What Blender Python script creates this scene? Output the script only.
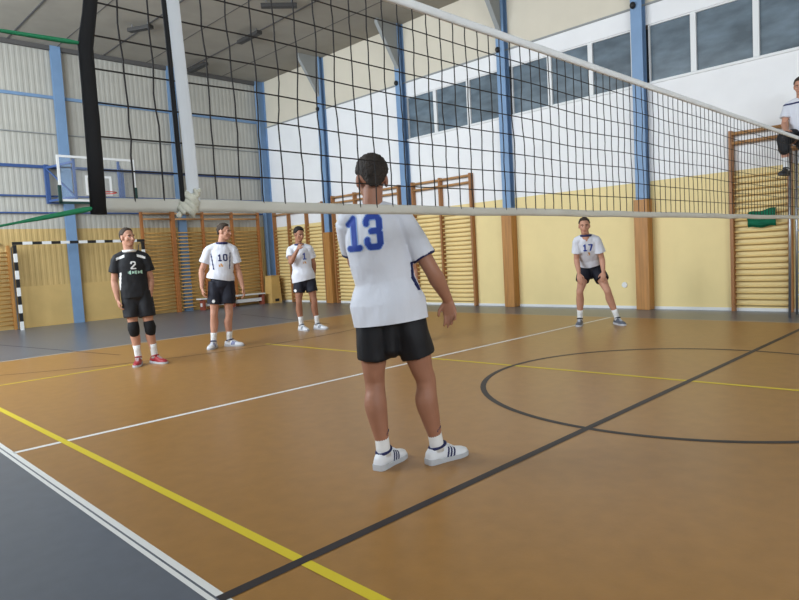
import bpy, bmesh, math, random
from mathutils import Vector, Matrix, noise
from mathutils.bvhtree import BVHTree
from math import sin, cos, pi, radians as R
random.seed(7)
for o in list(bpy.data.objects):
    bpy.data.objects.remove(o)
SC = bpy.context.scene
COL = SC.collection
V = Vector

# ------------------------------------------------------------------ camera
YAW, PITCH, ROLL, FPX = 0.7830, -0.0700, -0.0560, 635.33
cd = bpy.data.cameras.new('camera')
cam = bpy.data.objects.new('camera', cd)
COL.objects.link(cam)
F = V((sin(YAW) * cos(PITCH), cos(YAW) * cos(PITCH), sin(PITCH)))
RT = V((cos(YAW), -sin(YAW), 0))
UP = RT.cross(F)
R2 = RT * cos(ROLL) + UP * sin(ROLL)
U2 = UP * cos(ROLL) - RT * sin(ROLL)
m = Matrix((R2, U2, -F)).transposed().to_4x4()
m.translation = V((-1.075, -2.115, 1.221))
cam.matrix_world = m
cd.sensor_width = 36.0
cd.sensor_fit = 'HORIZONTAL'
cd.lens = FPX / 799 * 36.0
cd.clip_start = 0.05
cd.clip_end = 100
SC.camera = cam

# ------------------------------------------------------------------ light
W = bpy.data.worlds.new('world')
SC.world = W
W.use_nodes = True
W.node_tree.nodes['Background'].inputs[0].default_value = (0.75, 0.85, 1.0, 1)
W.node_tree.nodes['Background'].inputs[1].default_value = 0.6
SC.view_settings.view_transform = 'Standard'
SC.view_settings.look = 'None'
SC.view_settings.gamma = 1.0
SC.view_settings.use_curve_mapping = False
SC.view_settings.exposure = -0.05
WX = -3.2                       # inner face of the daylight wall behind the photographer
BAYS = [-13.1 + 3.1 * i for i in range(9)]
LIGHT_POWER = 235.0
for i, y in enumerate(BAYS):
    ld = bpy.data.lights.new('daylight', 'AREA')
    ld.shape = 'RECTANGLE'
    ld.size = 2.5
    ld.size_y = 3.0
    ld.energy = LIGHT_POWER * (0.03 if -6 < y < 3 else (2.05 if y > 0 else 1.75))     # nearest bays dimmed on purpose to keep the near floor and shirt darker
    ld.color = (0.82, 0.91, 1.0)
    lo = bpy.data.objects.new('daylight', ld)
    COL.objects.link(lo)
    lo.location = (WX + 0.02, y, 4.6)
    # local -Z towards +X, tilted downwards like light from the sky
    d = V((1, 0, -0.06)).normalized()
    lo.rotation_euler = d.to_track_quat('-Z', 'Y').to_euler()

# ------------------------------------------------------------------ materials
MATS = {}


def mat(name, col, rough=0.6, spec=0.4, metal=0.0, var=0.0, scale=8.0, bump=0.0, bscale=40.0, stretch=(1, 1, 1), **kw):
    if name in MATS:
        return MATS[name]
    M = bpy.data.materials.new(name)
    M.use_nodes = True
    nt = M.node_tree
    b = nt.nodes['Principled BSDF']
    c = [(x / 255.0) for x in col]
    c = [x / 12.92 if x < 0.04045 else ((x + 0.055) / 1.055) ** 2.4 for x in c]
    b.inputs['Base Color'].default_value = (*c, 1)
    b.inputs['Roughness'].default_value = rough
    b.inputs['Specular IOR Level'].default_value = spec
    b.inputs['Metallic'].default_value = metal
    for k, v in kw.items():
        b.inputs[k.replace('_', ' ')].default_value = v
    tc = None
    if var or bump:
        tc = nt.nodes.new('ShaderNodeTexCoord')
        mp = nt.nodes.new('ShaderNodeMapping')
        mp.inputs['Scale'].default_value = stretch
        nt.links.new(tc.outputs['Object'], mp.inputs['Vector'])
    if var:
        n = nt.nodes.new('ShaderNodeTexNoise')
        n.inputs['Scale'].default_value = scale
        n.inputs['Detail'].default_value = 4
        nt.links.new(mp.outputs[0], n.inputs['Vector'])
        rp = nt.nodes.new('ShaderNodeValToRGB')
        rp.color_ramp.elements[0].position = 0.3
        rp.color_ramp.elements[1].position = 0.7
        rp.color_ramp.elements[0].color = (*[x * (1 - var) for x in c], 1)
        rp.color_ramp.elements[1].color = (*[min(1, x * (1 + var)) for x in c], 1)
        nt.links.new(n.outputs['Fac'], rp.inputs[0])
        nt.links.new(rp.outputs[0], b.inputs['Base Color'])
    if bump:
        n2 = nt.nodes.new('ShaderNodeTexNoise')
        n2.inputs['Scale'].default_value = bscale
        n2.inputs['Detail'].default_value = 3
        nt.links.new(mp.outputs[0], n2.inputs['Vector'])
        bp = nt.nodes.new('ShaderNodeBump')
        bp.inputs['Strength'].default_value = bump
        bp.inputs['Distance'].default_value = 0.02
        nt.links.new(n2.outputs['Fac'], bp.inputs['Height'])
        nt.links.new(bp.outputs[0], b.inputs['Normal'])
    MATS[name] = M
    return M


FLOOR_O = mat('court_linoleum', (157, 114, 59), rough=0.33, spec=0.5, var=0.07, scale=9, bump=0.02, bscale=60)
FLOOR_G = mat('border_linoleum', (96, 102, 112), rough=0.30, spec=0.45, var=0.06, scale=9)
L_WHITE = mat('line_white', (226, 226, 222), rough=0.5)
L_YEL = mat('line_yellow', (214, 192, 44), rough=0.5)
L_BLACK = mat('line_black', (46, 42, 44), rough=0.5)
L_THIN = mat('line_faded', (112, 84, 56), rough=0.5)
L_WORN = mat('line_worn_white', (182, 168, 148), rough=0.5)
L_THING = mat('line_faded_grey', (84, 86, 92), rough=0.5)
W_WHITE = mat('wall_white_plaster', (238, 237, 236), rough=0.8, var=0.03, scale=2, bump=0.05, bscale=25)
W_BOUNCE = mat('wall_bounce_tinted_plaster', (214, 205, 186), rough=0.8, var=0.03, scale=2, bump=0.05, bscale=25)  # cream tint puts the warm floor bounce into the upper wall's colour
W_YEL = mat('wall_yellow_paint', (234, 212, 152), rough=0.6, var=0.03, scale=2)
SHEET_W = mat('sheet_white', (182, 179, 169), rough=0.6, var=0.04, scale=3)
SHEET_T = mat('sheet_tan', (198, 168, 110), rough=0.6, var=0.06, scale=3)
CEIL = mat('ceiling_panel', (158, 152, 140), rough=0.85, var=0.06, scale=2)
SEAM = mat('ceiling_seam', (92, 90, 88), rough=0.9)
BLUE = mat('column_blue', (120, 150, 184), rough=0.5, var=0.05, scale=4)
BLUE_D = mat('frame_blue', (62, 88, 138), rough=0.45)
GREY_H = mat('haunch_grey', (150, 152, 150), rough=0.8)
WOOD = mat('casing_wood', (176, 124, 66), rough=0.5, var=0.18, scale=3, stretch=(8, 8, 0.6))
WOOD_U = mat('upright_wood', (156, 106, 62), rough=0.5, var=0.15, scale=3, stretch=(8, 8, 0.6))
WOOD_UO = mat('upright_wood_red', (166, 106, 58), rough=0.5, var=0.15, scale=3, stretch=(8, 8, 0.6))
RUNG = mat('rung_wood', (232, 200, 132), rough=0.45, var=0.08, scale=3)
RUNG_D = mat('rung_wood_dark', (200, 152, 82), rough=0.45, var=0.08, scale=3)
RAIL = mat('rail_wood', (178, 132, 84), rough=0.5, var=0.1, scale=3)
PINE = mat('plywood', (204, 166, 100), rough=0.5, var=0.08, scale=3)
GLASS_D = mat('window_pane_dark', (102, 116, 126), rough=0.06, spec=0.9, var=.3, scale=2.2, stretch=(1, 1, 2.5))  # opaque; reflections and the room beyond put into the colour as lighter mottling
FRAME_W = mat('window_frame_white', (228, 228, 226), rough=0.5)
WHITE_P = mat('white_paint', (228, 228, 226), rough=0.5)
BLACK_P = mat('black_paint', (32, 32, 34), rough=0.5)
RED_P = mat('red_paint', (188, 56, 44), rough=0.5)
DGREEN = mat('dark_green_pad', (34, 62, 58), rough=0.6)
GREEN = mat('green_rope', (38, 136, 92), rough=0.6)
TEAL = mat('teal_cloth', (16, 132, 96), rough=0.7, var=0.15, scale=9)
TAPE = mat('net_tape', (196, 193, 182), rough=0.8, var=0.06, scale=6, bump=0.08)
TAPE_T = mat('net_top_tape', (228, 230, 230), rough=0.8, var=0.04, scale=6, bump=0.08)
BAND = mat('net_band', (216, 220, 224), rough=0.8, var=0.04, scale=6)
CORD = mat('net_cord', (38, 34, 32), rough=0.8)
BLACKC = mat('black_webbing', (26, 26, 28), rough=0.8)
STEEL = mat('grey_steel', (150, 152, 156), rough=0.35, metal=0.8)
SKIN = mat('skin', (190, 140, 116), rough=0.55, var=0.05, scale=12)
SKIN_T = mat('skin_tan', (160, 112, 88), rough=0.55, var=0.06, scale=12)
LIP = mat('lips', (170, 98, 86), rough=0.5)
EYEW = mat('eye_white', (220, 216, 210), rough=0.3)
EYED = mat('eye_dark', (44, 34, 30), rough=0.3)
HAIR_B = mat('hair_dark_brown', (46, 38, 32), rough=0.7, var=0.35, scale=40, bump=0.6, bscale=90)
HAIR_K = mat('hair_black', (34, 28, 26), rough=0.7, var=0.3, scale=40, bump=0.6, bscale=90)
HAIR_L = mat('hair_brown', (62, 50, 40), rough=0.7, var=0.3, scale=40, bump=0.6, bscale=90)
SHIRT_W = mat('shirt_white', (214, 216, 224), rough=0.75, bump=0.35, bscale=14, stretch=(1, 1, 0.5))
SHIRT_K = mat('shirt_black', (24, 25, 29), rough=0.75, bump=0.15, bscale=14)
SHORT_N = mat('shorts_navy', (22, 24, 38), rough=0.7, bump=0.15, bscale=14)
SHORT_K = mat('shorts_black', (20, 21, 26), rough=0.65, bump=0.15, bscale=14)
NAVY = mat('navy_trim', (34, 40, 84), rough=0.7)
NUMB = mat('number_blue', (38, 66, 152), rough=0.7)
NUMB_L = mat('number_outline', (128, 158, 212), rough=0.7)
GOLD = mat('print_orange', (206, 150, 80), rough=0.7)
SHOE_W = mat('shoe_white', (226, 228, 232), rough=0.45)
SHOE_R = mat('shoe_red', (156, 42, 50), rough=0.45)
SHOE_D = mat('shoe_grey', (92, 98, 110), rough=0.45)
SOLE_D = mat('sole_dark', (52, 52, 58), rough=0.6)
SOLE_W = mat('sole_white', (186, 188, 192), rough=0.6)
SOCK = mat('sock_white', (228, 228, 226), rough=0.85)
PAD = mat('knee_pad_black', (22, 22, 25), rough=0.8)
TAN_P = mat('plinth_tan', (206, 174, 112), rough=0.6, var=0.05, scale=3)


# ------------------------------------------------------------------ mesh helpers
def link(name, me, parent=None, mats=(), smooth=False):
    for mm in mats:
        me.materials.append(mm)
    o = bpy.data.objects.new(name, me)
    COL.objects.link(o)
    if parent is not None:
        o.parent = parent
    if smooth:
        for p in me.polygons:
            p.use_smooth = True
    return o


def obj(name, bm, mats, parent=None, smooth=False):
    me = bpy.data.meshes.new(name)
    bmesh.ops.recalc_face_normals(bm, faces=bm.faces[:])
    bm.to_mesh(me)
    bm.free()
    if not isinstance(mats, (list, tuple)):
        mats = [mats]
    return link(name, me, parent, mats, smooth)


def box(bm, x0, x1, y0, y1, z0, z1, mi=0, bev=0.0):
    r = bmesh.ops.create_cube(bm, size=1.0)
    vs = r['verts']
    for v in vs:
        v.co = V((x0 + (v.co.x + .5) * (x1 - x0), y0 + (v.co.y + .5) * (y1 - y0), z0 + (v.co.z + .5) * (z1 - z0)))
    fs = set(f for v in vs for f in v.link_faces)
    for f in fs:
        f.material_index = mi
    if bev:
        es = list(set(e for v in vs for e in v.link_edges))
        rr = bmesh.ops.bevel(bm, geom=es, offset=bev, segments=2, affect='EDGES', profile=0.6)
        for f in rr['faces']:
            f.material_index = mi
    return vs


def bar(bm, a, b, w, h=None, mi=0, up=V((0, 0, 1))):
    """rectangular bar from a to b"""
    a, b = V(a), V(b)
    h = h or w
    t = (b - a).normalized()
    s = t.cross(up)
    if s.length < 1e-3:
        s = t.cross(V((0, 1, 0)))
    s.normalize()
    n = s.cross(t)
    vs = []
    for p in (a, b):
        for i, j in ((-1, -1), (1, -1), (1, 1), (-1, 1)):
            vs.append(bm.verts.new(p + s * (i * w / 2) + n * (j * h / 2)))
    fs = [(0, 3, 2, 1), (4, 5, 6, 7)] + [(i, (i + 1) % 4, 4 + (i + 1) % 4, 4 + i) for i in range(4)]
    for f in fs:
        ff = bm.faces.new([vs[k] for k in f])
        ff.material_index = mi


def tube(bm, pts, rad, side=None, n=12, caps='round', mi=0):
    """loft of elliptic rings; rad = list of r or (rx, ry); side = vector for the rx axis"""
    pts = [V(p) for p in pts]
    rad = [r if isinstance(r, (tuple, list)) else (r, r) for r in rad]
    N = len(pts)
    tans = []
    for i in range(N):
        a = pts[max(0, i - 1)]
        b = pts[min(N - 1, i + 1)]
        t = (b - a)
        tans.append(t.normalized() if t.length > 1e-9 else V((0, 0, 1)))
    if side is None:
        side = tans[0].orthogonal()
    rings = []
    seq = []
    if caps == 'round':
        r0 = min(rad[0])
        for k in (0.35, 0.75):
            pass
        seq.append((pts[0] - tans[0] * r0 * 0.75, (rad[0][0] * .45, rad[0][1] * .45), tans[0]))
        seq.append((pts[0] - tans[0] * r0 * 0.42, (rad[0][0] * .82, rad[0][1] * .82), tans[0]))
    for i in range(N):
        seq.append((pts[i], rad[i], tans[i]))
    if caps == 'round':
        r1 = min(rad[-1])
        seq.append((pts[-1] + tans[-1] * r1 * 0.42, (rad[-1][0] * .82, rad[-1][1] * .82), tans[-1]))
        seq.append((pts[-1] + tans[-1] * r1 * 0.75, (rad[-1][0] * .45, rad[-1][1] * .45), tans[-1]))
    prev = V(side)
    for p, r, t in seq:
        s = prev - t * prev.dot(t)
        if s.length < 1e-6:
            s = t.orthogonal()
        s.normalize()
        prev = s
        f = t.cross(s)
        rings.append([bm.verts.new(p + s * (r[0] * cos(2 * pi * k / n)) + f * (r[1] * sin(2 * pi * k / n))) for k in range(n)])
    for a, b in zip(rings, rings[1:]):
        for k in range(n):
            ff = bm.faces.new((a[k], a[(k + 1) % n], b[(k + 1) % n], b[k]))
            ff.material_index = mi
    bm.faces.new(rings[0][::-1]).material_index = mi
    bm.faces.new(rings[-1]).material_index = mi


def smooth_chain(pts, rad, n=4):
    pts = [V(p) for p in pts]
    P, Q = [], []
    N = len(pts)
    for i in range(N - 1):
        p0, p1, p2, p3 = pts[max(0, i - 1)], pts[i], pts[i + 1], pts[min(N - 1, i + 2)]
        r0, r1, r2, r3 = rad[max(0, i - 1)], rad[i], rad[i + 1], rad[min(N - 1, i + 2)]
        for k in range(n):
            t = k / n
            w = (-.5 * t ** 3 + t * t - .5 * t, 1.5 * t ** 3 - 2.5 * t * t + 1, -1.5 * t ** 3 + 2 * t * t + .5 * t, .5 * t ** 3 - .5 * t * t)
            P.append(p0 * w[0] + p1 * w[1] + p2 * w[2] + p3 * w[3])
            Q.append(r0 * w[0] + r1 * w[1] + r2 * w[2] + r3 * w[3])
    return P + [pts[-1]], Q + [rad[-1]]


def ell(bm, c, r, frame=None, seg=20, mi=0):
    res = bmesh.ops.create_uvsphere(bm, u_segments=seg, v_segments=max(8, seg // 2), radius=1.0)
    c = V(c)
    for v in res['verts']:
        p = V((v.co.x * r[0], v.co.y * r[1], v.co.z * r[2]))
        if frame is not None:
            p = frame @ p
        v.co = c + p
    for f in set(f for v in res['verts'] for f in v.link_faces):
        f.material_index = mi


def remesh(bm, voxel, iters=4, fac=0.5):
    me = bpy.data.meshes.new('tmp')
    bmesh.ops.recalc_face_normals(bm, faces=bm.faces[:])
    bm.to_mesh(me)
    bm.free()
    o = bpy.data.objects.new('tmp', me)
    COL.objects.link(o)
    md = o.modifiers.new('r', 'REMESH')
    md.mode = 'VOXEL'
    md.voxel_size = voxel
    if iters:
        sm = o.modifiers.new('s', 'SMOOTH')
        sm.factor = fac
        sm.iterations = iters
    bpy.context.view_layer.update()
    dg = bpy.context.evaluated_depsgraph_get()
    out = bpy.data.meshes.new_from_object(o.evaluated_get(dg))
    bpy.data.objects.remove(o)
    bpy.data.meshes.remove(me)
    out.polygons.foreach_set('use_smooth', [True] * len(out.polygons))
    return out


def thing(name, label, cat, loc=(0, 0, 0), rotz=0.0, group=None):
    o = bpy.data.objects.new(name, None)
    o.empty_display_size = 0.1
    COL.objects.link(o)
    o.location = loc
    o.rotation_euler = (0, 0, rotz)
    o['label'] = label
    o['category'] = cat
    if group:
        o['group'] = group
    return o


def tag(o, label, cat, group=None):
    o['label'] = label
    o['category'] = cat
    if group:
        o['group'] = group
    return o


def struct(o):
    o['kind'] = 'structure'
    return o


# ------------------------------------------------------------------ the hall
XR, YB, ZC = 10.24, 14.82, 6.72      # right wall, end wall, ceiling
XL, YF = WX, -14.8


def ground():
    bm = bmesh.new()
    box(bm, XL - .3, XR + .3, YF - .3, YB + .3, -0.2, 0.0, 1)

    def quad(pts, z, mi):
        f = bm.faces.new([bm.verts.new((p[0], p[1], z)) for p in pts])
        f.material_index = mi

    def strip(a, b, w, mi, z=0.002):
        a, b = V((*a, 0)), V((*b, 0))
        t = (b - a).normalized()
        s = V((-t.y, t.x, 0)) * (w / 2)
        quad([(a - s)[:2], (b - s)[:2], (b + s)[:2], (a + s)[:2]], z, mi)

    def arc(c, r, w, a0, a1, mi, z=0.002, n=96):
        for k in range(n):
            t0 = a0 + (a1 - a0) * k / n
            t1 = a0 + (a1 - a0) * (k + 1) / n
            quad([(c[0] + (r + s) * cos(t), c[1] + (r + s) * sin(t)) for t, s in ((t0, -w / 2), (t1, -w / 2), (t1, w / 2), (t0, w / 2))], z, mi)

    quad([(-.06, -8.5), (8.82, -8.5), (8.82, 8.5), (.07, 8.5)], 0.001, 0)
    # double white sideline
    strip((-.047, -8.5), (.083, 8.52), 0.032, 2)
    strip((-.069, -8.5), (.061, 8.52), 0.020, 1, 0.0016)
    strip((-.084, -8.5), (.046, 8.52), 0.022, 2)
    strip((8.81, -8.5), (8.81, 8.52), 0.05, 7)
    strip((0.0, 8.51), (8.82, 8.45), 0.05, 7)
    strip((0.0, -8.5), (8.82, -8.5), 0.05, 2)
    strip((0.05, 2.90), (8.79, 2.86), 0.05, 2)
    strip((0.05, -2.95), (8.79, -2.95), 0.05, 2)
    # yellow badminton lines
    strip((0.375, 6.2), (0.375, -6.2), 0.05, 3, 0.0024)
    strip((4.20, 6.1), (4.772, -6.1), 0.05, 3, 0.0024)
    strip((0.375, 6.19), (2.3, 6.19), 0.04, 3, 0.0024)
    # black centre line, centre circle
    strip((0.0, -0.012), (8.82, -0.012), 0.052, 4, 0.0030)
    arc((4.49, -0.02), 1.775, 0.05, 0, 2 * pi, 4, 0.0026)
    # faded three point arc and key
    for sgn in (1, -1):
        arc((4.46, 12.2 * sgn), 6.25, 0.04, -pi * 0.97 if sgn > 0 else 0.03 * pi, -pi * 0.03 if sgn > 0 else pi * 0.97, 5, 0.0026)
    strip((1.8, 11.6), (2.27, 8.7), 0.04, 6, 0.0026)
    strip((2.27, 8.7), (2.5, 7.3), 0.04, 5, 0.0026)
    strip((7.1, 11.6), (6.65, 8.7), 0.04, 6, 0.0026)
    strip((6.65, 8.7), (6.4, 7.3), 0.04, 5, 0.0026)
    bmesh.ops.recalc_face_normals(bm, faces=bm.faces[:])
    for f in bm.faces:
        if len(f.verts) == 4 and all(v.co.z > 0.0005 for v in f.verts) and f.normal.z < 0:
            f.normal_flip()
    me = bpy.data.meshes.new('floor')
    bm.to_mesh(me)
    bm.free()
    struct(link('floor', me, None, [FLOOR_O, FLOOR_G, L_WHITE, L_YEL, L_BLACK, L_THIN, L_THING, L_WORN]))


ground()

# column positions along the right wall
CY = [-3.4, -0.3, 2.87, 5.76, 8.74, 11.80, 14.60]
ZY = 2.29                       # top of the yellow paint
WZ0, WZ1 = 4.0, 5.0             # window strip


def wall_right():
    bm = bmesh.new()
    box(bm, XR, XR + .25, YF, YB + .3, 0, ZY, 1)
    box(bm, XR, XR + .25, YF, YB + .3, ZY, WZ0, 0)
    box(bm, XR, XR + .25, YF, YB + .3, WZ1, 5.345, 0)
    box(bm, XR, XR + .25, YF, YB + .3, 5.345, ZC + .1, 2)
    box(bm, XR, XR + .25, 8.65, YB + .3, WZ0, WZ1, 0)
    box(bm, XR, XR + .25, YF, -9, WZ0, WZ1, 0)
    o = obj('wall_right', bm, [W_WHITE, W_YEL, W_BOUNCE])
    struct(o)
    bm = bmesh.new()
    box(bm, XR - .012, XR, YF, YB - .05, 0.0, 0.05)
    struct(obj('baseboard_right', bm, WHITE_P))
    # thin ledge along the top of the wall
    bm = bmesh.new()
    box(bm, XR - .03, XR, YF, YB - .1, 5.33, 5.36)
    struct(obj('trim_1', bm, GREY_H))
    # windows: one strip per bay
    bays = [(5.92, 8.65, (6.77, 7.75)), (3.03, 5.62, (3.84, 4.72)), (-0.15, 2.73, (1.02, 1.97)), (-3.25, -0.45, (-2.3, -1.4)), (-6.3, -3.55, (-5.4, -4.5)), (-9, -6.6, (-8.2, -7.4))]
    for i, (a, b, ms) in enumerate(bays):
        bm = bmesh.new()
        x0, x1 = XR + .02, XR + .10
        t = .025
        box(bm, x0, x1, a, b, WZ0, WZ0 + t)
        box(bm, x0, x1, a, b, WZ1 - t, WZ1)
        box(bm, x0, x1, a, a + t, WZ0 + t, WZ1 - t)
        box(bm, x0, x1, b - t, b, WZ0 + t, WZ1 - t)
        for y in ms:
            box(bm, x0 - .01, x1, y - .045, y + .045, WZ0 + t, WZ1 - t)
        w = struct(obj('window_%d' % (i + 1), bm, FRAME_W))
        bm = bmesh.new()
        box(bm, x0 + .035, x0 + .045, a + .02, b - .02, WZ0 + .02, WZ1 - .02)
        obj('pane', bm, GLASS_D, w)
        bm = bmesh.new()
        box(bm, XR - .03, XR + .02, a - .02, b + .02, WZ0 - .03, WZ0)
        obj('sill', bm, FRAME_W, w)
    # dark corridor wall behind the panes
    bm = bmesh.new()
    box(bm, XR + .21, XR + .24, -9, 8.65, WZ0, WZ1)
    struct(obj('wall_corridor', bm, mat('corridor_dark', (60, 66, 72), rough=0.9)))


wall_right()


def corrugated(bm, x0, x1, y, z0, z1, pitch=0.125, depth=0.0045, mi=0):
    prof = []
    x = x0
    while x < x1:
        for dx, dy in ((0, 0), (.30, 0), (.42, -depth), (.88, -depth)):
            xx = x + dx * pitch
            if xx < x1:
                prof.append((xx, y + dy))
        x += pitch
    prof.append((x1, y))
    lo = [bm.verts.new((a, b, z0)) for a, b in prof]
    hi = [bm.verts.new((a, b, z1)) for a, b in prof]
    for k in range(len(prof) - 1):
        f = bm.faces.new((lo[k], lo[k + 1], hi[k + 1], hi[k]))
        f.material_index = mi


def wall_back():
    bm = bmesh.new()
    box(bm, XL - .3, XR, YB + .001, YB + .3, 0, ZC + .1, 0)
    corrugated(bm, XL, XR, YB - .001, 0.02, 2.34, mi=1)
    corrugated(bm, XL, XR, YB - .001, 2.34, ZC, mi=0)
    me = bpy.data.meshes.new('wall_back')
    bm.to_mesh(me)
    bm.free()
    struct(link('wall_back', me, None, [SHEET_W, SHEET_T]))
    bm = bmesh.new()
    box(bm, XL, XR - .3, YB - .05, YB - .024, 0, .98)
    struct(obj('trim_2', bm, TAN_P))
    bm = bmesh.new()
    box(bm, XL, XR - .3, YB - .065, YB - .05, 0, .05)
    struct(obj('baseboard_back', bm, TAN_P))
    # horizontal girts
    k = 3
    for z, h, mt in ((5.50, .07, BLUE), (3.82, .07, BLUE_D), (4.62, .02, GREY_H), (3.12, .04, BLUE_D), (2.72, .035, BLUE_D)):
        bm = bmesh.new()
        box(bm, XL, XR - .26, YB - .07, YB - .023, z - h / 2, z + h / 2)
        struct(obj('trim_%d' % k, bm, mt))
        k += 1
    # dark rail left of the goal
    bm = bmesh.new()
    box(bm, XL, 2.85, YB - .09, YB - .05, 1.98, 2.02)
    struct(obj('trim_%d' % k, bm, BLACK_P))


wall_back()


def other_walls():
    bm = bmesh.new()
    z0, z1 = 3.0, 6.2
    box(bm, XL - .3, XL, YF, YB + .3, 0, z0, 0)
    box(bm, XL - .3, XL, YF, YB + .3, z1, ZC + .1, 0)
    ed = [YF] + [v for y in BAYS for v in (y - 1.3, y + 1.3)] + [YB + .3]
    for a, b in zip(ed[0::2], ed[1::2]):
        box(bm, XL - .3, XL, a, b, z0, z1, 0)
    struct(obj('wall_left', bm, W_WHITE))
    for i, y in enumerate(BAYS):
        bm = bmesh.new()
        for a, b, c, d in ((y - 1.3, y + 1.3, z0, z0 + .06), (y - 1.3, y + 1.3, z1 - .06, z1), (y - 1.3, y - 1.24, z0, z1), (y + 1.24, y + 1.3, z0, z1), (y - .03, y + .03, z0, z1)):
            box(bm, XL - .2, XL - .12, a, b, c, d)
        w = struct(obj('window_%d' % (11 + i), bm, FRAME_W))
        bm = bmesh.new()
        box(bm, XL - .165, XL - .155, y - 1.27, y + 1.27, z0 + .03, z1 - .03)
        obj('pane', bm, mat('window_clear', (235, 242, 248), rough=0.05, Transmission_Weight=1.0), w)
    bm = bmesh.new()
    box(bm, XL - .3, XR + .25, YF - .3, YF, 0, ZC + .1)
    struct(obj('wall_front', bm, W_WHITE))
    # ceiling with seams
    bm = bmesh.new()
    box(bm, XL - .3, XR + .25, YF - .3, YB + .3, ZC, ZC + .2, 0)
    for x in (-1.0, 1.2, 3.4, 5.55, 7.76):
        box(bm, x - .02, x + .02, YF, YB, ZC - .012, ZC + .01, 1)
    for x in (0.1, 2.3, 4.45, 6.65, 8.9):
        box(bm, x - .01, x + .01, YF, YB, ZC - .006, ZC + .01, 1)
    struct(obj('ceiling', bm, [CEIL, SEAM]))
    bm = bmesh.new()
    box(bm, XL, XR - .2, YB - .12, YB - .03, ZC - .10, ZC)
    struct(obj('trim_9', bm, SEAM))


other_walls()


def column(x0, x1, y0, y1, axis, casing, haunch=True):
    bm = bmesh.new()
    cx, cy = (x0 + x1) / 2, (y0 + y1) / 2
    z0, z1 = 0, ZC
    t = .02
    if axis == 'x':     # flange faces -X
        box(bm, x0, x0 + t, y0, y1, z0, z1)
        box(bm, x1 - t, x1, y0, y1, z0, z1)
        box(bm, x0 + t, x1 - t, cy - .01, cy + .01, z0, z1)
    else:
        box(bm, x0, x1, y0, y0 + t, z0, z1)
        box(bm, x0, x1, y1 - t, y1, z0, z1)
        box(bm, cx - .01, cx + .01, y0 + t, y1 - t, z0, z1)
    c = struct(obj('column', bm, BLUE))
    if casing:
        bm = bmesh.new()
        box(bm, x0 - .045, x1 - .001, y0 - .025, y1 + .025, 0.002, 1.97, 0, .006)
        obj('casing', bm, WOOD, c)
    if haunch:
        bm = bmesh.new()
        pts = [(x0, ZC - 1.05), (x0, ZC - .002), (x0 - .62, ZC - .002), (x0 - .62, ZC - .10)]
        a = [bm.verts.new((p[0], y0 + .05, p[1])) for p in pts]
        b = [bm.verts.new((p[0], y1 - .05, p[1])) for p in pts]
        bm.faces.new(a)
        bm.faces.new(b[::-1])
        for i in range(4):
            bm.faces.new((a[i], a[(i + 1) % 4], b[(i + 1) % 4], b[i]))
        obj('haunch', bm, GREY_H, c)
        bm = bmesh.new()
        ell(bm, (x0 - .03, y1 - .06, 5.34), (.05, .05, .06))
        obj('junction_box', bm, BLACK_P, c, True)


for y in CY[:-1]:
    column(XR - .16, XR - .001, y - .11, y + .09, 'x', True)
column(XR - .26, XR - .001, YB - .24, YB - .08, 'x', False, False)
for x0 in (4.28, 7.19, -1.6, 1.3):
    column(x0, x0 + .23, YB - .15, YB - .071, 'y', False, False)


# ------------------------------------------------------------------ wall bars
def wall_bars(edges, axis, wallpos, label, top=2.93, zmax=2.2, rails=True, um=WOOD_U, rm=RUNG, step=0.0985, group='wall bars'):
    """edges: upright positions along the wall. axis 'x' = on the right wall"""
    e0 = edges[0]
    if axis == 'x':
        t = thing('wall_bars', label, 'wall bars', (wallpos, e0, 0), 0, group)
        P = lambda out, al, z: V((-out, al - e0, z))
    else:
        t = thing('wall_bars', label, 'wall bars', (e0, wallpos, 0), 0, group)
        P = lambda out, al, z: V((al - e0, -out, z))
    first = None
    for e in edges:
        bm = bmesh.new()
        bar(bm, P(.06, e, 0.0), P(.06, e, top), .05, .11, up=(V((1, 0, 0)) if axis == 'x' else V((0, 1, 0))))
        obj('upright', bm, um, t)
    for a, b in zip(edges, edges[1:]):
        proto = None
        zs = [0.11 + step * k for k in range(int((zmax - 0.11) / step) + 1)]
        outs = [(z, .065) for z in zs]
        if rails:
            for z in (top - .05, top - .20):
                bm = bmesh.new()
                tube(bm, [P(.10, a + .026, z), P(.10, b - .026, z)], [(.026, .018)] * 2, side=V((0, 0, 1)), n=10, caps='flat')
                obj('top_rail', bm, RAIL, t, True)
        for z, out in outs:
            if proto is None:
                bm = bmesh.new()
                tube(bm, [P(0, a + .026, 0), P(0, b - .026, 0)], [(.0165, .014)] * 2, side=V((0, 0, 1)), n=10, caps='flat')
                proto = obj('rung', bm, rm, t, True)
                r = proto
            else:
                r = proto.copy()
                COL.objects.link(r)
                r.parent = t
            r.location = P(out, 0, z) - P(0, 0, 0)
    return t


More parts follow.
